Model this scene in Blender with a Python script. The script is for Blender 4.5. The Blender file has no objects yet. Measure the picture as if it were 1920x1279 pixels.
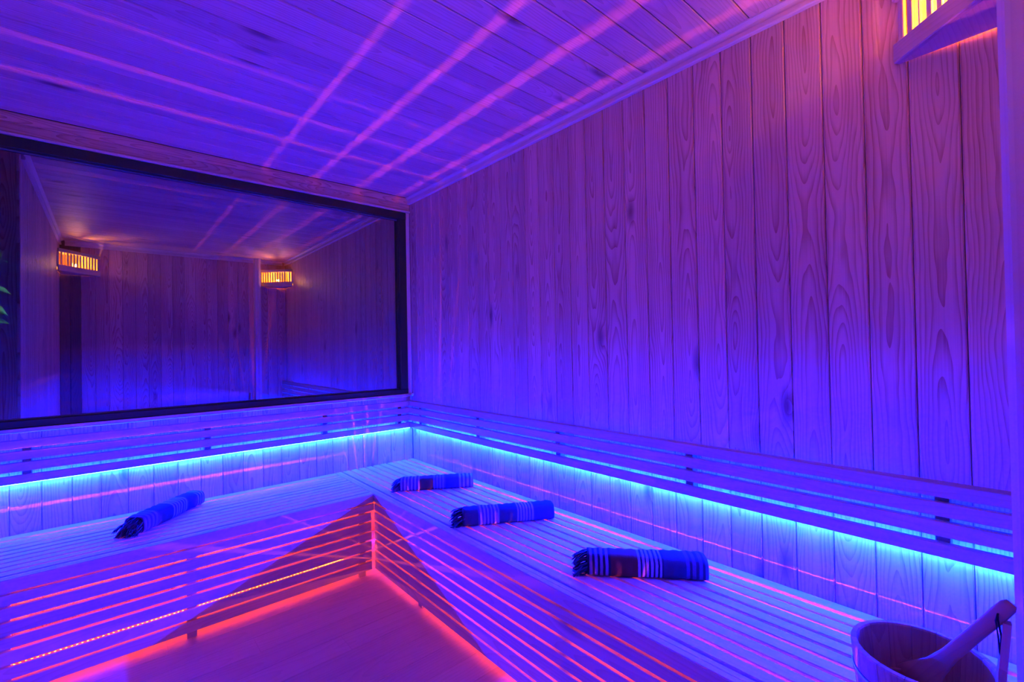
import bpy, bmesh, math, random
from mathutils import Vector, Matrix, noise

random.seed(7)
SC = bpy.context.scene
COL = SC.collection

# ------------------------------------------------------------------ camera
CAM_F, CAM_YAW, CAM_PITCH, CAM_ROLL = 865.85, 0.7191, 0.0118, -0.0182
cd = bpy.data.cameras.new('camera')
cd.sensor_fit = 'HORIZONTAL'; cd.sensor_width = 36.0
cd.lens = CAM_F / 1920 * 36.0
cd.clip_start = 0.01; cd.clip_end = 100
cam = bpy.data.objects.new('camera', cd); COL.objects.link(cam)
fw = Vector((math.sin(CAM_YAW) * math.cos(CAM_PITCH), math.cos(CAM_YAW) * math.cos(CAM_PITCH), math.sin(CAM_PITCH)))
rt = Vector((math.cos(CAM_YAW), -math.sin(CAM_YAW), 0))
up = rt.cross(fw)
rt2 = rt * math.cos(CAM_ROLL) + up * math.sin(CAM_ROLL)
up2 = -rt * math.sin(CAM_ROLL) + up * math.cos(CAM_ROLL)
cam.matrix_world = Matrix(((rt2.x, up2.x, -fw.x, 0), (rt2.y, up2.y, -fw.y, 0), (rt2.z, up2.z, -fw.z, 1.3), (0, 0, 0, 1)))
SC.camera = cam

# ------------------------------------------------------------------ world, exposure
w = bpy.data.worlds.new('night'); SC.world = w; w.use_nodes = True
bg = w.node_tree.nodes['Background']
bg.inputs['Color'].default_value = (0.25, 0.45, 0.8, 1); bg.inputs['Strength'].default_value = 0.004
SC.view_settings.view_transform = 'Standard'; SC.view_settings.look = 'None'
SC.view_settings.exposure = 0.0; SC.view_settings.gamma = 1.0
SC.view_settings.use_curve_mapping = False
SC.cycles.use_denoising = True
SC.cycles.max_bounces = 10; SC.cycles.diffuse_bounces = 6; SC.cycles.glossy_bounces = 4
SC.cycles.transparent_max_bounces = 12
SC.cycles.sample_clamp_indirect = 12.0
SC.cycles.use_light_tree = True

# light levels (each used in the builder of the lamp it belongs to)
BLUE_COL = (0.0002, 0.0040, 1.0);  BLUE_L = 13500.0      # backrest light tubes
RED_COL = (1.0, 0.12, 0.0008);  RED_L = 2100.0      # diodes under the benches
BULB_COL = (1.0, 0.40, 0.035);   BULB_W = 20.0        # corner lamps
SHRUB_FILL_W = 220.0  # added fill spot for the shrub outside

# ------------------------------------------------------------------ dimensions
XA = -0.62      # far left end of the window recess
XW, YA, YC, XD, ZC = 1.748, 3.166, -0.06, -0.36, 2.449     # right wall, window wall, wall behind, left wall, ceiling
ZS = 0.463                                                 # bench seat
XF, YF = 1.1535, 2.554                                     # bench front faces

# ------------------------------------------------------------------ materials
def new_mat(name):
    m = bpy.data.materials.new(name); m.use_nodes = True
    nt = m.node_tree
    return m, nt, nt.nodes['Principled BSDF']

def plain(name, col, rough=0.5, metal=0.0, emit=None, strength=0.0):
    m, nt, b = new_mat(name)
    b.inputs['Base Color'].default_value = (*col, 1); b.inputs['Roughness'].default_value = rough
    b.inputs['Metallic'].default_value = metal
    if emit:
        b.inputs['Emission Color'].default_value = (*emit, 1); b.inputs['Emission Strength'].default_value = strength
    n = nt.nodes.new('ShaderNodeTexNoise'); n.inputs['Scale'].default_value = 60
    mr = nt.nodes.new('ShaderNodeMapRange'); mr.inputs['To Min'].default_value = max(0.05, rough - .08); mr.inputs['To Max'].default_value = min(1, rough + .08)
    nt.links.new(n.outputs['Fac'], mr.inputs['Value']); nt.links.new(mr.outputs['Result'], b.inputs['Roughness'])
    return m

def wood(name, light, dark, knot=(0.16, 0.06, 0.025), rings=95.0, spread=0.05, vary=0.12, rough=0.55, knots=1.0, contrast=1.0, fresnel=0.5):
    """Plain-sawn timber: X of the piece runs along the grain, Y across it."""
    m, nt, b = new_mat(name)
    N, L = nt.nodes.new, nt.links.new
    tc = N('ShaderNodeTexCoord'); oi = N('ShaderNodeObjectInfo')
    def math_(op, a, bb=None, clamp=False):
        n = N('ShaderNodeMath'); n.operation = op; n.use_clamp = clamp
        for i, v in enumerate((a, bb)):
            if v is None: continue
            if isinstance(v, (int, float)): n.inputs[i].default_value = v
            else: L(v, n.inputs[i])
        return n.outputs[0]
    sep = N('ShaderNodeSeparateXYZ'); L(tc.outputs['Object'], sep.inputs[0])
    r = oi.outputs['Random']
    r2 = math_('FRACT', math_('MULTIPLY', r, 17.31)); r3 = math_('FRACT', math_('MULTIPLY', r, 91.7))
    x = math_('ADD', sep.outputs['X'], math_('MULTIPLY', r, 40.0))
    y = sep.outputs['Y']; z = sep.outputs['Z']
    def vec(a, bb, c):
        n = N('ShaderNodeCombineXYZ')
        for i, v in enumerate((a, bb, c)):
            if isinstance(v, (int, float)): n.inputs[i].default_value = v
            else: L(v, n.inputs[i])
        return n.outputs[0]
    def nz(v, scale, detail=2.0):
        n = N('ShaderNodeTexNoise'); n.inputs['Scale'].default_value = scale; n.inputs['Detail'].default_value = detail
        L(v, n.inputs['Vector']); return n.outputs['Fac']
    # knots
    kv = N('ShaderNodeTexVoronoi'); kv.feature = 'F1'; kv.inputs['Scale'].default_value = 1.0
    L(vec(math_('MULTIPLY', x, 1.7), math_('MULTIPLY', math_('ADD', y, math_('MULTIPLY', r2, 9.0)), 5.5), math_('MULTIPLY', r3, 20.0)), kv.inputs['Vector'])
    kd = kv.outputs['Distance']
    kfield = math_('POWER', math_('SUBTRACT', 1.0, math_('MULTIPLY', kd, 2.2), True), 3.0)
    # ring radius
    drift = math_('MULTIPLY', math_('SUBTRACT', nz(vec(x, math_('MULTIPLY', r2, 30.0), 0.0), 0.8, 1.0), 0.5), spread * 6)
    wob = math_('MULTIPLY', math_('SUBTRACT', nz(vec(math_('MULTIPLY', x, 3.0), math_('MULTIPLY', y, 14.0), r3), 1.0, 2.0), 0.5), 0.034)
    u = math_('ADD', y, math_('MULTIPLY', math_('SUBTRACT', r2, 0.5), 0.07))
    rad = math_('SQRT', math_('ADD', math_('MULTIPLY', u, u), math_('MULTIPLY', drift, drift)))
    rad = math_('ADD', math_('ADD', rad, wob), math_('MULTIPLY', kfield, 0.035 * knots))
    saw = math_('FRACT', math_('MULTIPLY', rad, rings))
    late = math_('POWER', saw, 2.6)                                   # slow rise then a sharp late-wood line
    fib = nz(vec(math_('MULTIPLY', x, 4.0), math_('MULTIPLY', y, 320.0), math_('MULTIPLY', z, 320.0)), 1.0, 2.0)
    broad = nz(vec(math_('MULTIPLY', x, 0.9), math_('MULTIPLY', y, 12.0), r3), 1.3, 1.0)
    fac = math_('ADD', math_('MULTIPLY', late, 0.62 * contrast), math_('MULTIPLY', math_('SUBTRACT', fib, 0.5), 0.7 * contrast), True)
    fac = math_('ADD', fac, math_('MULTIPLY', math_('SUBTRACT', broad, 0.5), 0.7 * contrast), True)
    mix = N('ShaderNodeMix'); mix.data_type = 'RGBA'
    mix.inputs['A'].default_value = (*light, 1); mix.inputs['B'].default_value = (*dark, 1); L(fac, mix.inputs['Factor'])
    # knot core
    kc = N('ShaderNodeMapRange'); kc.inputs['From Min'].default_value = 0.15; kc.inputs['From Max'].default_value = 0.03
    L(kd, kc.inputs['Value'])
    km = math_('MULTIPLY', kc.outputs['Result'], 0.85 * knots, True)
    mixk = N('ShaderNodeMix'); mixk.data_type = 'RGBA'; L(km, mixk.inputs['Factor'])
    L(mix.outputs['Result'], mixk.inputs['A']); mixk.inputs['B'].default_value = (*knot, 1)
    hsv = N('ShaderNodeHueSaturation'); L(mixk.outputs['Result'], hsv.inputs['Color'])
    mr = N('ShaderNodeMapRange'); mr.inputs['To Min'].default_value = 1 - vary; mr.inputs['To Max'].default_value = 1 + vary * 0.6
    L(r3, mr.inputs['Value']); L(mr.outputs['Result'], hsv.inputs['Value'])
    L(hsv.outputs['Color'], b.inputs['Base Color'])
    b.inputs['Roughness'].default_value = rough; b.inputs['Specular IOR Level'].default_value = fresnel
    bp = N('ShaderNodeBump'); bp.inputs['Strength'].default_value = 0.12; bp.inputs['Distance'].default_value = 0.001
    L(fac, bp.inputs['Height']); L(bp.outputs['Normal'], b.inputs['Normal'])
    return m

M = {}
M['wall'] = wood('wall_pine', (0.78, 0.48, 0.30), (0.42, 0.15, 0.055), rings=105, vary=0.18, contrast=1.15)
M['ceiling'] = wood('ceiling_pine', (0.83, 0.52, 0.37), (0.56, 0.27, 0.13), rings=90, spread=0.03, contrast=0.85, knots=1.0)
M['seat'] = wood('seat_poplar', (0.74, 0.51, 0.34), (0.52, 0.32, 0.19), rings=70, contrast=0.5, knots=0.25, vary=0.08)
M['front'] = wood('bench_pine', (0.66, 0.46, 0.29), (0.46, 0.27, 0.14), rings=80, contrast=0.6, knots=0.5, vary=0.1)
M['trim'] = wood('trim_pine', (0.80, 0.64, 0.50), (0.66, 0.46, 0.33), rings=80, contrast=0.5, knots=0.2, vary=0.08)
M['floor'] = wood('floor_oak', (0.70, 0.46, 0.34), (0.56, 0.34, 0.23), rings=60, contrast=0.7, knots=0.1, vary=0.06, rough=0.42)
M['rail'] = wood('rail_pine', (0.55, 0.40, 0.28), (0.36, 0.22, 0.13), contrast=0.5, knots=0.3)
M['stained'] = wood('stained_timber', (0.24, 0.13, 0.08), (0.10, 0.05, 0.03), contrast=0.8, knots=0.4)
M['bucket'] = wood('bucket_larch', (0.56, 0.34, 0.18), (0.36, 0.18, 0.085), rings=90, contrast=0.8, knots=0.0)
M['ladle'] = wood('ladle_beech', (0.42, 0.22, 0.09), (0.30, 0.14, 0.06), rings=70, contrast=0.6, knots=0.0)
M['lamp_wood'] = wood('lamp_alder', (0.66, 0.46, 0.30), (0.44, 0.26, 0.15), contrast=0.5, knots=0.0)
M['backing'] = plain('wall_backing', (0.10, 0.06, 0.04), 0.9)
M['frame'] = plain('black_frame', (0.020, 0.028, 0.004), 0.6)
M['gasket'] = plain('grey_gasket', (0.10, 0.11, 0.12), 0.5)
M['tape'] = plain('white_tape', (0.6, 0.58, 0.55), 0.5)
M['tube'] = plain('blue_light_tube', (0.8, 0.8, 0.8), 0.4, emit=BLUE_COL, strength=BLUE_L)
M['diode'] = plain('red_diode', (0.8, 0.6, 0.5), 0.4, emit=RED_COL, strength=RED_L)
M['bulb'] = plain('warm_bulb', (0.9, 0.85, 0.7), 0.3, emit=(1.0, 0.62, 0.22), strength=4.0)
M['socket'] = plain('lamp_socket', (0.5, 0.48, 0.44), 0.4)
M['cord'] = plain('black_cord', (0.01, 0.01, 0.012), 0.8)
M['hoop'] = plain('steel_hoop', (0.45, 0.44, 0.43), 0.35, 0.9)
M['leaf'] = plain('dark_leaf', (0.08, 0.30, 0.04), 0.5)
M['bark'] = plain('shrub_bark', (0.10, 0.07, 0.05), 0.8)
M['paving'] = plain('terrace_paving', (0.16, 0.15, 0.14), 0.8)
M['fringe'] = plain('towel_fringe', (0.03, 0.035, 0.05), 0.95)

def glass_mat():
    m = bpy.data.materials.new('window_glass'); m.use_nodes = True
    nt = m.node_tree; nt.nodes.clear(); N, L = nt.nodes.new, nt.links.new
    out = N('ShaderNodeOutputMaterial'); mx = N('ShaderNodeMixShader'); tr = N('ShaderNodeBsdfTransparent'); gl = N('ShaderNodeBsdfGlossy')
    tr.inputs['Color'].default_value = (0.55, 0.62, 0.6, 1); gl.inputs['Roughness'].default_value = 0.0
    lw = N('ShaderNodeLayerWeight'); lw.inputs['Blend'].default_value = 0.5
    p = N('ShaderNodeMath'); p.operation = 'POWER'; p.inputs[1].default_value = 5.0
    mr = N('ShaderNodeMapRange'); mr.inputs['To Min'].default_value = 0.46; mr.inputs['To Max'].default_value = 1.0
    L(lw.outputs['Facing'], p.inputs[0]); L(p.outputs[0], mr.inputs['Value'])
    L(mr.outputs['Result'], mx.inputs['Fac']); L(tr.outputs[0], mx.inputs[1]); L(gl.outputs[0], mx.inputs[2]); L(mx.outputs[0], out.inputs[0])
    return m
M['glass'] = glass_mat()

def cloth_mat(name, bands):
    """woven stripes along the X of the towel; bands = [(x_start, colour)] in metres"""
    m, nt, b = new_mat(name); N, L = nt.nodes.new, nt.links.new
    tc = N('ShaderNodeTexCoord'); sep = N('ShaderNodeSeparateXYZ'); L(tc.outputs['Object'], sep.inputs[0])
    mr = N('ShaderNodeMapRange'); mr.inputs['From Min'].default_value = -0.22; mr.inputs['From Max'].default_value = 0.22
    nz = N('ShaderNodeTexNoise'); nz.inputs['Scale'].default_value = 30; L(tc.outputs['Object'], nz.inputs['Vector'])
    md = N('ShaderNodeMath'); md.operation = 'MULTIPLY_ADD'; md.inputs[1].default_value = 0.004; L(nz.outputs['Fac'], md.inputs[0]); L(sep.outputs['X'], md.inputs[2])
    L(md.outputs[0], mr.inputs['Value'])
    cr = N('ShaderNodeValToRGB'); cr.color_ramp.interpolation = 'CONSTANT'
    el = cr.color_ramp.elements
    while len(el) > 1: el.remove(el[-1])
    for i, (xs, c) in enumerate(bands[:32]):
        p = (xs + 0.22) / 0.44
        e = el[0] if i == 0 else el.new(p)
        e.position = max(0, min(1, p)); e.color = (*c, 1)
    L(mr.outputs['Result'], cr.inputs['Fac'])
    wv = N('ShaderNodeTexNoise'); wv.inputs['Scale'].default_value = 500; L(tc.outputs['Object'], wv.inputs['Vector'])
    hs = N('ShaderNodeHueSaturation'); L(cr.outputs['Color'], hs.inputs['Color'])
    m2 = N('ShaderNodeMapRange'); m2.inputs['To Min'].default_value = 0.75; m2.inputs['To Max'].default_value = 1.25
    L(wv.outputs['Fac'], m2.inputs['Value']); L(m2.outputs['Result'], hs.inputs['Value'])
    L(hs.outputs['Color'], b.inputs['Base Color']); b.inputs['Roughness'].default_value = 0.95; b.inputs['Specular IOR Level'].default_value = 0.1
    bp = N('ShaderNodeBump'); bp.inputs['Strength'].default_value = 0.3; bp.inputs['Distance'].default_value = 0.001
    L(wv.outputs['Fac'], bp.inputs['Height']); L(bp.outputs['Normal'], b.inputs['Normal'])
    return m

# ------------------------------------------------------------------ helpers
def link(name, me, parent=None, world=None):
    o = bpy.data.objects.new(name, me); COL.objects.link(o)
    if parent is not None:
        o.parent = parent
        pm = WORLD[parent.name]
        o.matrix_local = pm.inverted() @ (world or Matrix())
    elif world is not None:
        o.matrix_world = world
    WORLD[o.name] = (world or Matrix()).copy()
    return o
WORLD = {}

def thing(name, label, cat, loc=(0, 0, 0), rot=None, group=None):
    mw = Matrix.Translation(Vector(loc)) @ (rot or Matrix())
    o = bpy.data.objects.new(name, None); COL.objects.link(o); o.empty_display_size = 0.05
    o.matrix_world = mw; WORLD[o.name] = mw
    o['label'] = label; o['category'] = cat
    if group: o['group'] = group
    return o

def mesh_from(name, bm, mat, smooth=False):
    bmesh.ops.recalc_face_normals(bm, faces=bm.faces[:])
    me = bpy.data.meshes.new(name); bm.to_mesh(me); bm.free()
    if smooth:
        for p in me.polygons: p.use_smooth = True
    me.materials.append(mat); return me

CACHE = {}
def board_mesh(L, W, T, b, mat):
    """a board, long side X, width Y, face towards +Z with chamfered long edges"""
    key = (round(L, 4), round(W, 4), round(T, 4), round(b, 4), mat.name)
    if key in CACHE: return CACHE[key]
    bm = bmesh.new()
    prof = [(-W / 2, -T / 2), (W / 2, -T / 2), (W / 2, T / 2 - b), (W / 2 - b, T / 2), (-W / 2 + b, T / 2), (-W / 2, T / 2 - b)]
    a = [bm.verts.new((-L / 2, y, z)) for y, z in prof]; c = [bm.verts.new((L / 2, y, z)) for y, z in prof]
    bm.faces.new(a); bm.faces.new(c[::-1])
    for i in range(6): bm.faces.new((a[i], c[i], c[(i + 1) % 6], a[(i + 1) % 6]))
    me = mesh_from('board', bm, mat); CACHE[key] = me; return me

def frame_of(center, xdir, zdir):
    x = Vector(xdir).normalized(); z = Vector(zdir).normalized(); y = z.cross(x)
    return Matrix(((x.x, y.x, z.x, center[0]), (x.y, y.y, z.y, center[1]), (x.z, y.z, z.z, center[2]), (0, 0, 0, 1)))

def board(name, center, xdir, zdir, L, W, T, mat, parent, b=0.002):
    return link(name, board_mesh(L, W, T, b, mat), parent, frame_of(center, xdir, zdir))

def box_bm(bm, lo, hi):
    v = [bm.verts.new((x, y, z)) for x in (lo[0], hi[0]) for y in (lo[1], hi[1]) for z in (lo[2], hi[2])]
    for f in ((0, 1, 3, 2), (4, 6, 7, 5), (0, 4, 5, 1), (2, 3, 7, 6), (0, 2, 6, 4), (1, 5, 7, 3)): bm.faces.new([v[i] for i in f])

def box(name, lo, hi, mat, parent=None, bevel=0.0):
    bm = bmesh.new(); c = [(a + b) / 2 for a, b in zip(lo, hi)]
    box_bm(bm, [a - m for a, m in zip(lo, c)], [a - m for a, m in zip(hi, c)])
    if bevel: bmesh.ops.bevel(bm, geom=bm.edges[:], offset=bevel, segments=1, affect='EDGES')
    return link(name, mesh_from(name, bm, mat), parent, Matrix.Translation(Vector(c)))

def structure(o): o['kind'] = 'structure'; return o

def tube_bm(bm, pts, radii, sides=8, cap=True, flat=1.0, upv=(0, 0, 1)):
    rings = []
    for i, p in enumerate(pts):
        p = Vector(p)
        t = (Vector(pts[min(i + 1, len(pts) - 1)]) - Vector(pts[max(i - 1, 0)])).normalized()
        s = t.cross(Vector(upv));
        if s.length < 1e-4: s = t.cross(Vector((1, 0, 0)))
        s.normalize(); n = s.cross(t)
        r = radii[i] if isinstance(radii, (list, tuple)) else radii
        rings.append([bm.verts.new(p + s * r * math.cos(2 * math.pi * k / sides) + n * r * flat * math.sin(2 * math.pi * k / sides)) for k in range(sides)])
    for a, b in zip(rings, rings[1:]):
        for k in range(sides): bm.faces.new((a[k], a[(k + 1) % sides], b[(k + 1) % sides], b[k]))
    if cap: bm.faces.new(rings[0][::-1]); bm.faces.new(rings[-1])
    return rings

# ------------------------------------------------------------------ room shell
PT = 0.014     # plank thickness
floor = structure(box('floor', (XA - .1, YC - .1, -0.06), (XW + .1, YA + .1, -0.010), M['backing']))
n = 0; y = YC
while y < YA - 0.01:
    wd = min(0.128, YA - y)
    x = XD; k = 0
    joints = [XA, XA + 0.35 + 1.15 * ((n * 0.37) % 1.0), XW]
    for a, b in zip(joints, joints[1:]):
        board('plank', ((a + b) / 2, y + wd / 2, -0.005), (1, 0, 0), (0, 0, 1), b - a - 0.0006, wd - 0.0008, 0.010, M['floor'], floor, 0.0006)
    y += wd; n += 1

ceiling = structure(box('ceiling', (XA - .1, YC - .1, ZC + PT), (XW + .1, YA + .1, ZC + .08), M['backing']))
y = YC; seams = []
P = 0.1068
y0 = 1.19 - 12 * P
ys = [YC] + [y0 + i * P for i in range(60) if YC + .02 < y0 + i * P < YA - 0.02] + [YA]
for a, b in zip(ys, ys[1:]):
    board('plank', ((XA + XW) / 2, (a + b) / 2, ZC + PT / 2), (1, 0, 0), (0, 0, -1), XW - XA, b - a - 0.0025, PT, M['ceiling'], ceiling, 0.003)

# right wall: seams read off the photograph
wall_right = structure(box('wall_right', (XW + PT, YC - .1, -0.01), (XW + .1, YA + .1, ZC + .02), M['backing']))
ys = [YC, 0.020, 0.128, 0.235, 0.341, 0.448, 0.556, 0.665, 0.774, 0.884, 0.995, 1.105, 1.215, 1.326, 1.436, 1.543, 1.652, 1.762, 1.870,
      1.978, 2.088, 2.197, 2.306, 2.416, 2.526, 2.634, 2.742, 2.850, 2.958, 3.066, YA]
for i, (a, b) in enumerate(zip(ys, ys[1:])):
    board('plank', (XW + PT / 2, (a + b) / 2, ZC / 2), (0, 0, 1 if i % 2 else -1), (-1, 0, 0), ZC, b - a - 0.0018, PT, M['wall'], wall_right, 0.0035)

# window wall: lining below the window, header above it
ZB0, ZT0 = 0.958, 2.332        # frame outer edges
XFR = 1.714
wall_back = structure(box('wall_back', (XA - .1, YA + PT, -0.01), (XW + .1, YA + .1, ZB0 - .02), M['backing']))
x0 = -0.349
xs = [XA] + [x0 + (i - 3) * 0.1065 for i in range(30) if XA + .005 < x0 + (i - 3) * 0.1065 < XW - .01] + [XW]
for a, b in zip(xs, xs[1:]):
    board('plank', ((a + b) / 2, YA + PT / 2, (ZB0 - .02) / 2), (0, 0, 1), (0, -1, 0), ZB0 - .02, b - a - 0.001, PT, M['wall'], wall_back, 0.0035)
for a, b in ((ZT0 + 0.016, ZT0 + 0.066), (ZT0 + 0.066, ZC)):
    board('plank', ((XA + XW) / 2, YA + PT / 2, (a + b) / 2), (1, 0, 0), (0, -1, 0), XW - XA, b - a - .001, PT, M['wall'], wall_back, 0.003)
box('backing_board', (XA - .1, YA + PT, ZT0), (XW + .1, YA + .1, ZC + .02), M['backing'], wall_back)
box('backing_board', (XFR + .001, YA + PT, ZB0 - .02), (XW + .1, YA + .1, ZT0), M['backing'], wall_back)
board('plank', ((XFR + XW) / 2, YA + PT / 2, (ZB0 + ZT0) / 2), (0, 0, 1), (0, -1, 0), ZT0 - ZB0 + .03, XW - XFR - .001, PT, M['trim'], wall_back, 0.002)

# wall behind the camera
wall_front = structure(box('wall_front', (XD - .1, YC - .1, -0.01), (XW + .1, YC - PT, ZC + .02), M['backing']))
xs = [XD, -0.285, -0.205] + [-0.205 + 0.1085 * i for i in range(1, 18)] + [XW]
for i, (a, b) in enumerate(zip(xs, xs[1:])):
    mt = M['stained'] if i in (0, 1) else M['wall']
    board('plank', ((a + b) / 2, YC - PT / 2, ZC / 2), (0, 0, 1), (0, 1, 0), ZC, b - a - 0.001, PT, mt, wall_front, 0.0035)

# left wall, ends at the window recess above the bench
YD = 2.70
wall_left = structure(box('wall_left', (XA - .1, YC - .1, -0.01), (XD - PT, YD - PT, ZC + .02), M['backing']))
ysl = [YC] + [YC + 0.1065 * i for i in range(1, 26)] + [YD]
for a, b in zip(ysl, ysl[1:]):
    board('plank', (XD - PT / 2, (a + b) / 2, ZC / 2), (0, 0, 1), (1, 0, 0), ZC, b - a - 0.001, PT, M['wall'], wall_left, 0.0035)
for a, b in ((XA, XA + .088), (XA + .088, XA + .176), (XA + .176, XD - PT)):
    board('plank', ((a + b) / 2, YD - PT / 2, ZC / 2), (0, 0, 1), (0, 1, 0), ZC, b - a - 0.001, PT, M['wall'], wall_left, 0.0035)
box('backing_board', (XA - .1, YD, -0.01), (XA - PT, YA + .1, ZB0), M['backing'], wall_left)
box('backing_board', (XA - .1, YD, ZT0), (XA - PT, YA + .1, ZC + .02), M['backing'], wall_left)
ysl = [YD, YD + .1065, YD + .213, YD + .3195, YA]
for a, b in zip(ysl, ysl[1:]):
    board('plank', (XA - PT / 2, (a + b) / 2, ZB0 / 2), (0, 0, 1), (1, 0, 0), ZB0, b - a - 0.001, PT, M['wall'], wall_left, 0.0035)
board('plank', (XA - PT / 2, (YD + YA) / 2, (ZT0 + ZC) / 2), (0, 1, 0), (1, 0, 0), YA - YD, ZC - ZT0 - .001, PT, M['wall'], wall_left, 0.003)

# windows
def window(name, a, b, nrm, z0, z1, wside, whead, wsill, end_bar=True):
    """a -> b along the wall at the foot of the frame (inner face), nrm points into the room"""
    a = Vector((*a, 0)); b = Vector((*b, 0)); nrm = Vector((*nrm, 0)); d = (b - a).normalized(); L = (b - a).length
    root = bpy.data.objects.new(name, None); COL.objects.link(root); root.location = (*((a + b) / 2).xy, z0)
    WORLD[name] = Matrix.Translation(Vector(root.location)); structure(root)
    dep = 0.055; c = (a + b) / 2 - nrm * (dep / 2 - 0.006)
    def bar(pos, axis, ln, wd):
        board('frame', pos, axis, nrm, ln, wd, dep, M['frame'], root, 0.003)
    bar((c.x, c.y, z1 - whead / 2), d, L, whead)
    bar((c.x, c.y, z0 + wsill / 2), d, L, wsill)
    for e, s in ((a, 1), (b, -1)):
        q = e + d * s * wside / 2 - nrm * (dep / 2 - 0.006)
        bar((q.x, q.y, (z0 + wsill + z1 - whead) / 2), (0, 0, 1), z1 - z0 - whead - wsill, wside)
    # thin light gasket round the pane
    g = 0.006; cg = (a + b) / 2 - nrm * 0.030
    for zz in (z1 - whead - g / 2, z0 + wsill + g / 2):
        board('gasket', (cg.x, cg.y, zz), d, nrm, L - 2 * wside, g, 0.014, M['gasket'], root, 0.001)
    board('pane', (cg.x - nrm.x * .004, cg.y - nrm.y * .004, (z0 + wsill + z1 - whead) / 2), d, nrm, L - 2 * wside, z1 - z0 - whead - wsill, 0.004, M['glass'], root, 0.0)
    return root
window('window_1', (XA, YA), (XFR, YA), (0, -1), ZB0, ZT0, 0.060, 0.055, 0.036)
window('window_2', (XA, YD), (XA, YA - .06), (1, 0), ZB0, ZT0, 0.05, 0.055, 0.036)

# trims
def trim(name, label_unused, prof, start, axis, nrm, length, mat):
    """profile (distance from wall, z) swept along axis"""
    bm = bmesh.new(); ax = Vector(axis); nr = Vector(nrm)
    loc = lambda t, d, z: (t, 0, 0)
    A = [bm.verts.new((-length / 2, d, z)) for d, z in prof]; B = [bm.verts.new((length / 2, d, z)) for d, z in prof]
    bm.faces.new(A); bm.faces.new(B[::-1])
    for i in range(len(prof)): bm.faces.new((A[i], B[i], B[(i + 1) % len(prof)], A[(i + 1) % len(prof)]))
    x = ax.normalized(); y = nr.normalized(); z = Vector((0, 0, 1))
    if x.cross(y).z < 0: x = -x
    mw = Matrix(((x.x, y.x, z.x, start[0]), (x.y, y.y, z.y, start[1]), (x.z, y.z, z.z, start[2]), (0, 0, 0, 1)))
    return structure(link(name, mesh_from(name, bm, mat), None, mw))
corn = [(0, 0), (0.030, 0), (0.030, -0.005), (0.016, -0.014), (0.010, -0.026), (0.010, -0.030), (0.017, -0.030), (0.019, -0.046), (0.015, -0.050), (0, -0.050)]
trim('trim_1', '', corn, (XW, (YC + YA) / 2, ZC), (0, 1, 0), (-1, 0, 0), YA - YC, M['trim'])
trim('trim_2', '', corn, ((XD + XW) / 2, YC, ZC), (1, 0, 0), (0, 1, 0), XW - XD - .08, M['trim'])
trim('trim_3', '', corn, (XD, (YC + YD) / 2, ZC), (0, 1, 0), (1, 0, 0), YD - YC - .08, M['trim'])
lip = [(0, 0), (0.012, 0), (0.016, -0.003), (0.016, -0.013), (0, -0.013)]
trim('trim_4', '', lip, ((XA + XFR + .03) / 2, YA, ZT0 + 0.014), (1, 0, 0), (0, -1, 0), XFR - XA + .03, M['trim'])
sill = [(0, 0), (0.020, 0), (0.022, -0.002), (0.022, -0.012), (0.010, -0.020), (0, -0.022)]
trim('trim_5', '', sill, ((XA + XW) / 2, YA, ZB0 - .001), (1, 0, 0), (0, -1, 0), XW - XA, M['trim'])
# post at the end of the right-hand bench: two boards on the wall behind the camera
bm = bmesh.new()
prof = [(1.374, YC), (1.374, 0.0263), (1.3995, 0.0263), (1.3995, 0.0335), (1.4120, 0.0452), (1.434, 0.0452), (1.434, YC)]
lo = [bm.verts.new((x - 1.404, y, 0.0)) for x, y in prof]; hi = [bm.verts.new((x - 1.404, y, ZC - ZS)) for x, y in prof]
bm.faces.new(lo); bm.faces.new(hi[::-1])
for k in range(len(prof)): bm.faces.new((lo[k], lo[(k + 1) % len(prof)], hi[(k + 1) % len(prof)], hi[k]))
structure(link('trim_6', mesh_from('trim_6', bm, M['trim']), None, Matrix.Translation((1.404, 0, ZS))))

# ------------------------------------------------------------------ benches
SG = [0.0495, 0.1045, 0.1585, 0.2125, 0.2665, 0.3205, 0.3745, 0.4295, 0.4835, 0.5375]     # gap centres behind the front edge
GW = 0.0105
TS = 0.026
FZ = [(0.405, 0.368), (0.358, 0.313), (0.303, 0.257), (0.247, 0.2055), (0.1955, 0.147), (0.137, 0.091), (0.081, 0.034)]  # front slats

def bench(name, label, O, along, out, length, a0, depth, legs, rails, recess=0.0):
    """O: point on the front edge line (z=0); along: direction of slats; out: from front edge towards the wall"""
    O = Vector((*O, 0)); al = Vector((*along, 0)); ou = Vector((*out, 0)); fr = -ou
    root = thing(name, label, 'bench', O + al * (a0 + length / 2) + ou * depth / 2, None, None)
    def at(s, d, z): q = O + al * s + ou * d; return (q.x, q.y, z)
    mid = a0 + length / 2
    # front nosing board: top face plus fascia
    edges = [0.0] + SG + [depth - 0.004]
    for i in range(len(edges) - 1):
        gw = lambda k: 0.0 if k in (0, len(edges) - 1) else 0.0098 if k == len(edges) - 2 else GW / 2
        d0 = edges[i] + gw(i); d1 = edges[i + 1] - gw(i + 1)
        if i == 0: d0 = 0.022
        ex = recess if d0 > YD - YF else 0.0       # slats that run on into the window recess
        board('seat_slat', at(mid - ex / 2, (d0 + d1) / 2, ZS - TS / 2), al, (0, 0, 1), length + ex, d1 - d0, TS, M['seat'], root, 0.0025)
    board('nosing', at(mid, 0.011, (ZS + 0.413) / 2), al, fr, length, ZS - 0.413, 0.022, M['front'], root, 0.003)
    return root, at

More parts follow.
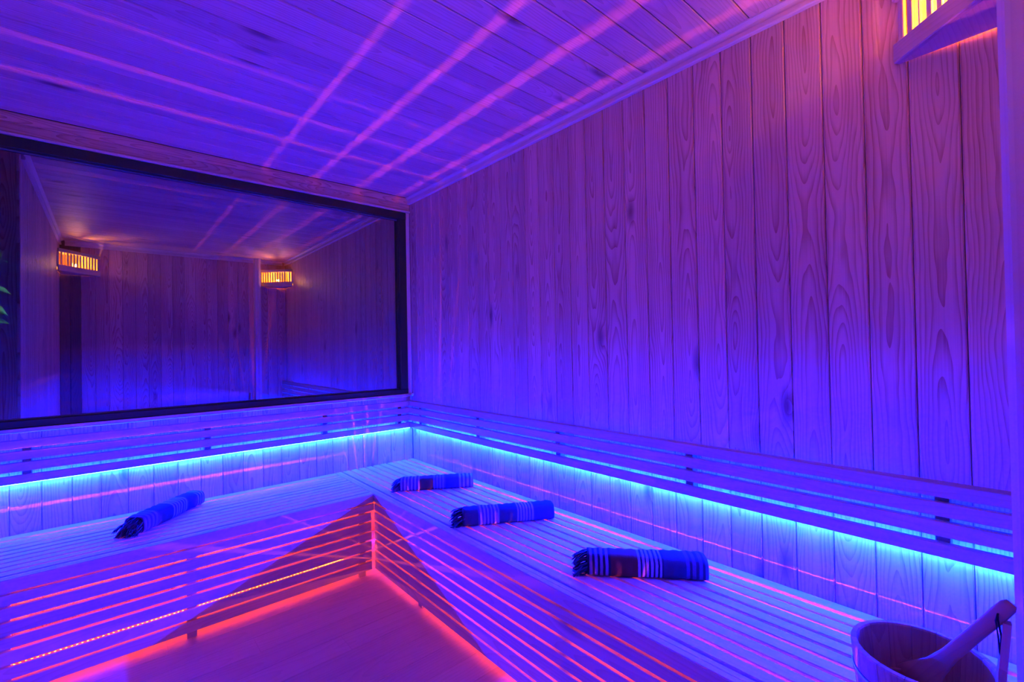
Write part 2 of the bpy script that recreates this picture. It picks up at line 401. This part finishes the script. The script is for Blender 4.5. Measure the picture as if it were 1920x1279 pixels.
def finish_bench(root, at, al, ou, f0, f1, legs, depth, r0, r1, joists):
    al = Vector((*al, 0)); fr = -Vector((*ou, 0)); L = f1 - f0
    for zt, zb in FZ:
        e = f1 + (0.016 if zt == FZ[0][0] and f1 < XF else 0)      # the top slat closes the corner
        board('front_slat', at((f0 + e) / 2, 0.007, (zt + zb) / 2), al, fr, e - f0, zt - zb, 0.014, M['front'], root, 0.0015)
    # rail under the front gap, light-blocking board further back
    def rail(nm, d0, d1, z0, z1, s0, s1):
        a = Vector(at(s0, d0, z0)); b = Vector(at(s1, d1, z1))
        lo = [min(p, q) for p, q in zip(a, b)]; hi = [max(p, q) for p, q in zip(a, b)]
        box(nm, lo, hi, M['rail'], root, 0.001)
    rail('rail_or_light_stop', 0.036, 0.070, ZS - TS - 0.06, ZS - TS, r0, r1)
    rail('rail_or_light_stop', 0.300, 0.392, ZS - TS - 0.062, ZS - TS - .0405, r0, r1)  # unseen board added to keep red diode streaks off the walls
    for s in legs:
        rail('leg', 0.0185, 0.0355, 0.0, ZS - TS, s - 0.019, s + 0.019)
        rail('leg', 0.54, 0.58, 0.0, ZS - TS - .041, s - 0.019, s + 0.019)
    for s in joists:
        rail('joist', 0.0705, depth - 0.012, ZS - TS - 0.040, ZS - TS, s - 0.016, s + 0.016)

DB = XW - XF; DA = YA - YF
# long bench under the right wall: runs the whole wall
rb, atb = bench('sauna_bench', 'slatted wooden bench along the bare plank wall, carrying three towels and the bucket', (XF, 0), (0, 1), (1, 0), YA - YC - .004, YC + .002, DB, None, None)
finish_bench(rb, atb, (0, 1), (1, 0), YC + .004, YF - 0.001, (0.10, 1.09, 2.075), DB, YC + .004, YA - .008, (0.10, 1.09, 2.075, 3.0))
# bench under the window
ra, ata = bench('sauna_bench', 'slatted wooden bench under the black-framed window, carrying one towel', (0, YF), (1, 0), (0, 1), XF - XD - .006, XD + .002, DA, None, None, recess=XD - XA - .004)
finish_bench(ra, ata, (1, 0), (0, 1), XD + .004, XF - 0.018, (-0.30, 0.282, 1.088), DA, XD + .004, XF - .010, (-0.30, 0.282, 1.060))

# ------------------------------------------------------------------ backrests
BZ = [(0.908, 0.870), (0.857, 0.818), (0.805, 0.764), (0.746, 0.708)]
BF, BT = 0.056, 0.020       # front plane distance from the wall, slat thickness
def backrest(label, along, out, O, a0, a1, blocks):
    al = Vector((*along, 0)); ou = Vector((*out, 0)); O = Vector((*O, 0))   # out: from wall into the room
    q = O + al * (a0 + a1) / 2
    root = thing('slatted_backrest', label, 'backrest', (q.x, q.y, 0.80))
    for zt, zb in BZ:
        c = O + al * (a0 + a1) / 2 + ou * (BF - BT / 2)
        board('back_slat', (c.x, c.y, (zt + zb) / 2), al, ou, a1 - a0, zt - zb, BT, M['front'], root, 0.0025)
    c = O + al * (a0 + a1) / 2 + ou * (BF - BT + 0.0148) / 2
    board('light_cap', (c.x, c.y, 0.889), al, ou, a1 - a0, 0.036, BF - BT - .0152, M['front'], root, 0.001)  # added strip; its gap to the wall shapes the tube's upward wash
    for s in blocks:
        a = O + al * (s - .016) + ou * 0.0005; b = O + al * (s + .016) + ou * (BF - BT - .0005)
        box('spacer_block', (min(a.x, b.x), min(a.y, b.y), 0.7065), (max(a.x, b.x), max(a.y, b.y), 0.870), M['stained'], root, 0.001)
    return root
backrest('four-slat wooden backrest on the bare plank wall, above the towels and bucket', (0, 1), (-1, 0), (XW, 0), YC + .004, YA - .004, (0.185, 0.915, 1.618, 2.29, 2.987))
backrest('four-slat wooden backrest below the black-framed window', (1, 0), (0, -1), (0, YA), XA + .004, XW - BF - .002, (-0.288, 0.425, 1.08, 1.62))

# ------------------------------------------------------------------ light strips
def light_tube(label, p0, p1):
    p0 = Vector(p0); p1 = Vector(p1); c = (p0 + p1) / 2
    root = thing('light_strip', label, 'light strip', c)
    bm = bmesh.new(); nseg = 48
    pts = [(p0 + (p1 - p0) * i / nseg) - c for i in range(nseg + 1)]
    tube_bm(bm, pts, 0.0019, 6)
    link('glowing_tube', mesh_from('glowing_tube', bm, M['tube']), root, Matrix.Translation(c))
    d = (p1 - p0).normalized()
    for e in (p0 - d * .0045, p1 + d * .0045):
        box('end_cap', [v - .004 for v in e], [v + .004 for v in e], M['tape'], root, 0.001)
    return root
ZT = 0.7025
light_tube('glowing blue light strip under the backrest on the bare plank wall', (XW - 0.020, 0.03, ZT), (XW - 0.020, YA - .030, ZT))
light_tube('glowing blue light strip under the backrest below the window', (XA + 0.045, YA - 0.020, ZT), (XW - 0.030, YA - 0.020, ZT))

def diode_strip(label, p0, p1):
    p0 = Vector(p0); p1 = Vector(p1); c = (p0 + p1) / 2; d = (p1 - p0).normalized(); s = Vector((-d.y, d.x, 0)); L = (p1 - p0).length
    root = thing('light_strip', label, 'light strip', c)
    tp = board('tape', (c.x, c.y, c.z + 0.004), d, (0, 0, 1), L, 0.010, 0.008, M['tape'], root, 0.001)
    bm = bmesh.new(); k = int(L / 0.0175)
    for i in range(k):
        q = d * (-L / 2 + (i + .5) * L / k) + Vector((0, 0, 0.0082))
        h = d * 0.0025 + s * 0.0025
        box_bm(bm, (q.x - .0027, q.y - .0027, q.z), (q.x + .0027, q.y + .0027, q.z + .0003))
    o = link('diodes', mesh_from('diodes', bm, M['diode']), tp, Matrix.Translation(c)); o['kind'] = 'stuff'
    return root
diode_strip('row of red light diodes on the floor beneath the bench of the bare plank wall', (1.371, YC + .01, 0.0), (1.371, 2.82, 0.0))
diode_strip('row of red light diodes on the floor beneath the window bench', (XA + .01, 2.8495, 0.0), (1.09, 2.8495, 0.0))

# ------------------------------------------------------------------ corner lamps
def corner_lamp(label, corner, dx, dy, leg=(0.31, 0.327)):
    """triangular shade across a corner: dx, dy point from the corner along the two walls"""
    cx, cy = corner; zb, zt = 2.105, 2.318
    root = thing('corner_lamp', label, 'lamp', (cx, cy, zb))
    g = 0.012
    A = Vector((cx + dx * leg[0], cy + dy * g, 0)); B = Vector((cx + dx * g, cy + dy * leg[1], 0)); C0 = Vector((cx + dx * g, cy + dy * g, 0))
    fd = (B - A).normalized(); fn = Vector((-fd.y, fd.x, 0))
    if fn.dot(A - C0) < 0: fn = -fn
    def tri(name, z0, z1, inset, mat):
        bm = bmesh.new()
        P3 = [A - fn * inset, B - fn * inset, C0]
        lo = [bm.verts.new((p.x - cx, p.y - cy, z0 - zb)) for p in P3]; hi = [bm.verts.new((p.x - cx, p.y - cy, z1 - zb)) for p in P3]
        bm.faces.new(lo); bm.faces.new(hi[::-1])
        for i in range(3): bm.faces.new((lo[i], lo[(i + 1) % 3], hi[(i + 1) % 3], hi[i]))
        return link(name, mesh_from(name, bm, mat), root, Matrix.Translation((cx, cy, zb)))
    tri('bottom_board', zb, zb + 0.010, 0.016, M['lamp_wood'])
    tri('top_board', zt - 0.012, zt, 0.022, M['lamp_wood'])
    L = (B - A).length; m = (A + B) / 2 - fn * 0.008
    board('front_rail', (m.x, m.y, zb + 0.029), fd, fn, L - .006, 0.058, 0.015, M['lamp_wood'], root, 0.003)
    board('front_rail', (m.x, m.y, zt - 0.016), fd, fn, L - .006, 0.032, 0.015, M['lamp_wood'], root, 0.003)
    ns = 13; pitch = (L - 0.024) / ns
    for i in range(ns + 1):
        q = A + fd * (0.012 + i * pitch) - fn * 0.0183
        board('slat', (q.x, q.y, (zb + zt) / 2 + .008), (0, 0, 1), fn, zt - zb - 0.05, 0.007 if i == ns - 2 else 0.018, 0.005, M['lamp_wood'], root, 0.0015)
    # bulb on a socket
    bx, by, bz = cx + dx * 0.105, cy + dy * 0.115, 2.176
    bm = bmesh.new(); bmesh.ops.create_uvsphere(bm, u_segments=14, v_segments=9, radius=0.022)
    for v in bm.verts:
        if v.co.z < -0.01: v.co.x *= 0.75; v.co.y *= 0.75; v.co.z *= 1.35
    link('bulb', mesh_from('bulb', bm, M['bulb'], True), root, Matrix.Translation((bx, by, bz + .012)))
    bm = bmesh.new(); tube_bm(bm, [(0, 0, 0), (0, 0, 0.022), (0, 0, 0.034)], [0.022, 0.022, 0.017], 12)
    link('socket', mesh_from('socket', bm, M['socket'], True), root, Matrix.Translation((bx, by, zb + .014)))
    ld = bpy.data.lights.new('bulb_light', 'POINT'); ld.energy = BULB_W; ld.color = BULB_COL; ld.shadow_soft_size = 0.012
    lo = bpy.data.objects.new('bulb_light', ld); COL.objects.link(lo); lo.location = (bx - cx + dx * .022, by - cy + dy * .020, bz + .012 - zb); lo.parent = root
    return root
corner_lamp('slatted wooden corner lamp glowing warm, high at the end of the bare plank wall', (XW, YC), -1, 1)
corner_lamp('slatted wooden corner lamp glowing warm, seen only reflected at the left of the window', (XD, YC), 1, 1)

# ------------------------------------------------------------------ towels
NAVY, INK, BROWN, BLUE = (0.03, 0.03, 0.042), (0.02, 0.02, 0.022), (0.09, 0.028, 0.014), (0.03, 0.03, 0.15)
PALE, LILAC, MID = (0.28, 0.20, 0.30), (0.17, 0.11, 0.19), (0.07, 0.045, 0.085)
def stripes(x0, x1, n, a, b):
    out = []; w_ = (x1 - x0) / n
    for i in range(n):
        out.append((x0 + i * w_, a)); out.append((x0 + i * w_ + w_ * .55, b))
    return out
def towel(label, p0, p1, z, bands, seed, height=0.076, deep=0.098, fringe_len=0.055):
    p0 = Vector((*p0, 0)); p1 = Vector((*p1, 0)); d = (p1 - p0).normalized(); nn = Vector((-d.y, d.x, 0))
    if nn.dot(p0 + p1) < 0: nn = -nn
    tot = (p1 - p0).length; L = tot - fringe_len
    c = p0 + d * (fringe_len + L / 2) + nn * deep / 2
    mw = frame_of((c.x, c.y, z), d, (0, 0, 1))
    root = thing('rolled_towel', label, 'towel', (c.x, c.y, z), mw.to_3x3().to_4x4(), 'striped towels rolled up on the benches')
    rnd = random.Random(seed); bm = bmesh.new(); NS, NR = 36, 28; rings = []
    def ring(x, sc, dz=0):
        vs = []
        for k in range(NR):
            t = 2 * math.pi * k / NR; cs, sn = math.cos(t), math.sin(t)
            e = 0.62
            yy = math.copysign(abs(cs) ** e, cs) * deep / 2 * sc; zz = math.copysign(abs(sn) ** e, sn) * height / 2 * sc
            nzv = noise.noise(Vector((x * 9 + seed * 5, yy * 22, zz * 22)))
            yy *= 1 + .06 * nzv; zz = (zz * (1 + .05 * nzv)) + height / 2 + dz
            if zz < 0.0: zz = 0.0
            wrinkle = 0.0012 * math.sin(x * 160 + seed) * (1 if zz > .01 else 0)
            vs.append(bm.verts.new((x, yy + wrinkle, zz + wrinkle)))
        return vs
    for i in range(NS + 1):
        rings.append(ring(-L / 2 + L * i / NS, 1.0 if 0 < i < NS else 0.95))
    for a, b in zip(rings, rings[1:]):
        for k in range(NR): bm.faces.new((a[k], a[(k + 1) % NR], b[(k + 1) % NR], b[k]))
    # rolled ends: stepped folds going in
    for end, sg in ((rings[0], -1), (rings[-1], 1)):
        prev = end; xb = sg * L / 2
        for j, (sc, dx_) in enumerate(((0.82, -0.002), (0.78, -0.012), (0.62, -0.012), (0.58, -0.002), (0.42, -0.003), (0.38, -0.012), (0.20, -0.010))):
            cur = ring(xb + sg * dx_, sc)
            for k in range(NR): bm.faces.new((prev[k], prev[(k + 1) % NR], cur[(k + 1) % NR], cur[k]))
            prev = cur
        bm.faces.new(prev)
    cl = link('cloth', mesh_from('cloth', bm, cloth_mat('towel_cloth', bands), True), root, mw)
    # knotted fringe at one end
    bm = bmesh.new()
    for i in range(64):
        t = rnd.random() * 2 * math.pi; rr = 0.35 + .62 * math.sqrt(rnd.random())
        y_ = math.cos(t) * rr * deep / 2; z_ = max(0.006, math.sin(t) * rr * height / 2 + height / 2)
        ln = fringe_len * (0.55 + .5 * rnd.random())
        pts = []; rad = []
        yy, zz = y_, z_
        dy, dzv = rnd.uniform(-.35, .35), rnd.uniform(-.5, .25)
        for j in range(6):
            f = j / 5
            pts.append((-L / 2 + 0.012 - (ln + .012) * f, yy + dy * ln * f + .003 * math.sin(f * 9 + i), max(0.003, zz + (dzv * f - .55 * f * f) * ln)))
            rad.append(0.0024 if j < 4 else 0.0032 if j == 4 else 0.0012)
        tube_bm(bm, pts, rad, 5)
    o = link('fringe', mesh_from('fringe', bm, M['fringe'], True), cl, mw); o['kind'] = 'stuff'
    return root
ZTW = ZS
towel('striped rolled towel farthest along the plank wall, near the room corner', (1.226, 2.493), (1.630, 2.235), ZTW,
      stripes(-.22, -.10, 6, MID, PALE) + [(-.10, BROWN)] + stripes(-.02, .05, 4, LILAC, MID) + [(.05, BLUE)] + stripes(.13, .22, 4, PALE, MID), 1, 0.072)
towel('striped rolled towel, navy block by its fringe, middle of three along the plank wall', (1.182, 1.802), (1.605, 1.547), ZTW,
      [(-.22, NAVY)] + stripes(-.145, -.045, 6, MID, PALE) + [(-.045, NAVY)] + stripes(.04, .125, 6, PALE, BLUE) + [(.125, BLUE)], 2)
towel('striped rolled towel with a brown block, nearest to the bucket', (1.255, 1.127), (1.567, 0.773), ZTW,
      stripes(-.22, -.125, 5, LILAC, INK) + [(-.125, BROWN)] + stripes(-.03, .06, 6, PALE, INK) + [(.06, NAVY)] + stripes(.135, .22, 4, MID, INK), 3, 0.080)
towel('striped rolled towel lying on the bench under the window', (0.085, 2.706), (0.398, 3.043), ZTW,
      stripes(-.22, -.11, 5, LILAC, MID) + [(-.11, NAVY)] + stripes(-.02, .08, 6, PALE, MID) + [(.08, BLUE)] + stripes(.15, .22, 4, PALE, INK), 4, 0.080)

# ------------------------------------------------------------------ bucket and ladle
BX, BY, BZB, BH, BR0, BR1 = 1.282, 0.176, ZS, 0.177, 0.107, 0.122
def bucket():
    root = thing('sauna_bucket', 'small wooden stave bucket at the near end of the bench, ladle standing in it', 'bucket', (BX, BY, BZB))
    NSV = 16; th = 0.012
    def rad(z): return BR0 + (BR1 - BR0) * z / BH
    ear_a = math.atan2(0.047 - BY, 1.296 - BX)
    for i in range(NSV):
        ac = ear_a + 2 * math.pi * i / NSV; half = math.pi / NSV - 0.004
        top = BH if i else BH + 0.113
        bm = bmesh.new()
        zsl = [0.0, BH * .5, BH - .004, BH] + ([BH + .02, BH + .09, BH + .113] if i == 0 else [])
        rows = []
        for z in zsl:
            ro = rad(z) + (0.0 if z <= BH else -0.001); ri = ro - th
            if z == BH and i: ro -= .0015; ri += .0015
            hw = half if z <= BH else (0.105 if z < BH + .1 else 0.075)
            row = []
            for r_, sg in ((ro, -1), (ro, 0), (ro, 1), (ri, 1), (ri, 0), (ri, -1)):
                a_ = ac + sg * hw
                row.append(bm.verts.new((r_ * math.cos(a_), r_ * math.sin(a_), z)))
            rows.append(row)
        bm.faces.new(rows[0]); bm.faces.new(rows[-1][::-1])
        for a, b in zip(rows, rows[1:]):
            for k in range(6): bm.faces.new((a[k], a[(k + 1) % 6], b[(k + 1) % 6], b[k]))
        # grain along X of the piece: turn the local frame so X is vertical
        R = Matrix(((0, 0, -1, 0), (0, 1, 0, 0), (1, 0, 0, 0), (0, 0, 0, 1)))   # local X = world Z
        rz = Matrix.Rotation(ac, 4, 'Z')
        W_ = Matrix.Translation((BX, BY, BZB)) @ rz @ R
        conv = (rz @ R).inverted()
        for v in bm.verts: v.co = conv @ v.co
        o = link('stave', mesh_from('stave', bm, M['bucket']), root, W_)
        if i == 0: o['label'] = 'tall stave that rises above the rim as a handle'
    bm = bmesh.new(); bmesh.ops.create_cone(bm, cap_ends=True, segments=32, radius1=BR0 - th + .001, radius2=BR0 - th + .002, depth=0.012)
    link('bottom', mesh_from('bottom', bm, M['bucket']), root, Matrix.Translation((BX, BY, BZB + .018)))
    for zz in (0.03, 0.118):
        bm = bmesh.new(); r_ = rad(zz)
        rows = []
        for (dr, dz) in ((0.0005, -.008), (0.0022, -.008), (0.0026, .008), (0.0009, .008)):
            rows.append([bm.verts.new(((rad(zz + dz) + dr) * math.cos(2 * math.pi * k / 48), (rad(zz + dz) + dr) * math.sin(2 * math.pi * k / 48), dz)) for k in range(48)])
        for j in range(4):
            a, b = rows[j], rows[(j + 1) % 4]
            for k in range(48): bm.faces.new((a[k], a[(k + 1) % 48], b[(k + 1) % 48], b[k]))
        link('hoop', mesh_from('hoop', bm, M['hoop'], True), root, Matrix.Translation((BX, BY, BZB + zz)))
bucket()

def ladle():
    E = Vector((1.300, 0.046, 0.790)); Bw = Vector((1.282, 0.205, 0.545))
    ax = (E - Bw).normalized()
    root = thing('wooden_ladle', 'wooden ladle with a long flat handle, leaning out of the bucket', 'ladle', E)
    side = ax.cross(Vector((1, 0, 0.25))).normalized(); nrm = side.cross(ax).normalized()
    # side: across the handle, as seen from the camera
    side = ax.cross(Vector((-1, 0.0, 0.55))).normalized(); nrm = side.cross(ax)
    mw = Matrix(((ax.x, side.x, nrm.x, Bw.x), (ax.y, side.y, nrm.y, Bw.y), (ax.z, side.z, nrm.z, Bw.z), (0, 0, 0, 1)))
    L = (E - Bw).length
    bm = bmesh.new(); rows = []
    prof = [(0.030, 0.040, 0.007), (0.060, 0.030, 0.008), (0.090, 0.0185, 0.0085), (0.130, 0.0135, 0.0085), (0.20, 0.0130, 0.008), (L - .03, 0.0135, 0.0075), (L - .008, 0.0125, 0.007), (L, 0.0085, 0.005)]
    for x, hw, ht in prof:
        row = []
        for k in range(12):
            t = 2 * math.pi * k / 12; c_, s_ = math.cos(t), math.sin(t)
            row.append(bm.verts.new((x, math.copysign(abs(c_) ** .6, c_) * hw, math.copysign(abs(s_) ** .6, s_) * ht)))
        rows.append(row)
    bm.faces.new(rows[0]); bm.faces.new(rows[-1][::-1])
    for a, b in zip(rows, rows[1:]):
        for k in range(12): bm.faces.new((a[k], a[(k + 1) % 12], b[(k + 1) % 12], b[k]))
    hd = link('handle', mesh_from('handle', bm, M['ladle'], True), root, mw)
    bm = bmesh.new(); R_ = 0.044; rows = []
    outp = [(R_ * math.cos(t), R_ * math.sin(t) * .8) for t in [math.radians(a) for a in (0, -18, -36, -54, -72, -84)]]
    inp = [((R_ - .006) * math.cos(t), (R_ - .006) * math.sin(t) * .8) for t in [math.radians(a) for a in (-84, -72, -54, -36, -18, 0)]]
    for r_, z in outp + inp:
        rows.append([bm.verts.new((r_ * math.cos(2 * math.pi * k / 24), r_ * math.sin(2 * math.pi * k / 24), z + .006)) for k in range(24)])
    for j in range(len(rows)):
        if j == 5: continue
        a, b = rows[j], rows[(j + 1) % len(rows)]
        for k in range(24): bm.faces.new((a[k], a[(k + 1) % 24], b[(k + 1) % 24], b[k]))
    bm.faces.new(rows[5]); bm.faces.new(rows[6])
    link('bowl', mesh_from('bowl', bm, M['ladle'], True), root, mw)
    # hanging cord through the handle's end
    h = E - ax * 0.030 + nrm * 0.0085
    bm = bmesh.new()
    tube_bm(bm, [h - nrm * .017, h + nrm * .002, h + Vector((-.004, -.0, -.010)), h + Vector((-.005, -.004, -.040)), h + Vector((-.006, -.002, -.070)), h + Vector((-.006, -.006, -.098))], 0.0016, 6)
    tube_bm(bm, [h + nrm * .002, h + Vector((-.006, .003, -.012)), h + Vector((-.007, .000, -.045)), h + Vector((-.006, -.001, -.070)), h + Vector((-.006, -.0045, -.088))], 0.0016, 6)
    link('cord', mesh_from('cord', bm, M['cord'], True), hd, Matrix())
ladle()

# ------------------------------------------------------------------ outside the glass
structure(box('ground', (-6, YA + .12, -0.12), (6, 9, -0.02), M['paving']))
def shrub():
    c = Vector((-0.68, 4.25, -0.02)); root = thing('garden_shrub', 'dark leafy shrub outside, at the far left of the window', 'shrub', c)
    rnd = random.Random(3); bs = bmesh.new(); bl = bmesh.new()
    for i in range(14):
        a = rnd.uniform(0, 6.28); h = rnd.uniform(1.9, 2.6); sp = rnd.uniform(.06, .20)
        pts = [(math.cos(a) * sp * t * t, math.sin(a) * sp * t * t, h * t) for t in (0, .25, .5, .75, 1)]
        tube_bm(bs, pts, [.014, .011, .008, .006, .003], 6)
        for j in range(75):
            t = rnd.uniform(.3, 1.0); p = Vector((math.cos(a) * sp * t * t, math.sin(a) * sp * t * t, h * t))
            dirv = Vector((rnd.gauss(0, 1), rnd.gauss(0, 1), rnd.gauss(-.1, .6))).normalized(); ln = rnd.uniform(.07, .13)
            sd = dirv.cross(Vector((rnd.gauss(0, 1), rnd.gauss(0, 1), 1))).normalized() * ln * .17
            nr = sd.cross(dirv).normalized() * ln * .05
            v = [bl.verts.new(q) for q in (p, p + dirv * ln * .45 + sd + nr, p + dirv * ln * .45 - nr * .4, p + dirv * ln * .45 - sd + nr, p + dirv * ln - nr)]
            bl.faces.new((v[0], v[1], v[2])); bl.faces.new((v[0], v[2], v[3])); bl.faces.new((v[1], v[4], v[2])); bl.faces.new((v[2], v[4], v[3]))
    link('stems', mesh_from('stems', bs, M['bark'], True), root, Matrix.Translation(c))
    o = link('leaves', mesh_from('leaves', bl, M['leaf']), root, Matrix.Translation(c)); o['kind'] = 'stuff'
shrub()
gl = bpy.data.lights.new('shrub_fill_light', 'SPOT'); gl.energy = SHRUB_FILL_W; gl.color = (0.55, 1.0, 0.3); gl.shadow_soft_size = 0.05; gl.spot_size = math.radians(60); gl.spot_blend = 0.6  # unseen spot added to bring out the shrub, no real lamp there
go = bpy.data.objects.new('shrub_fill_light', gl); COL.objects.link(go); go.location = (-1.1, 3.40, 2.5)
go.rotation_euler = (Vector((-0.60, 4.25, 1.8)) - go.location).to_track_quat('-Z', 'Y').to_euler()
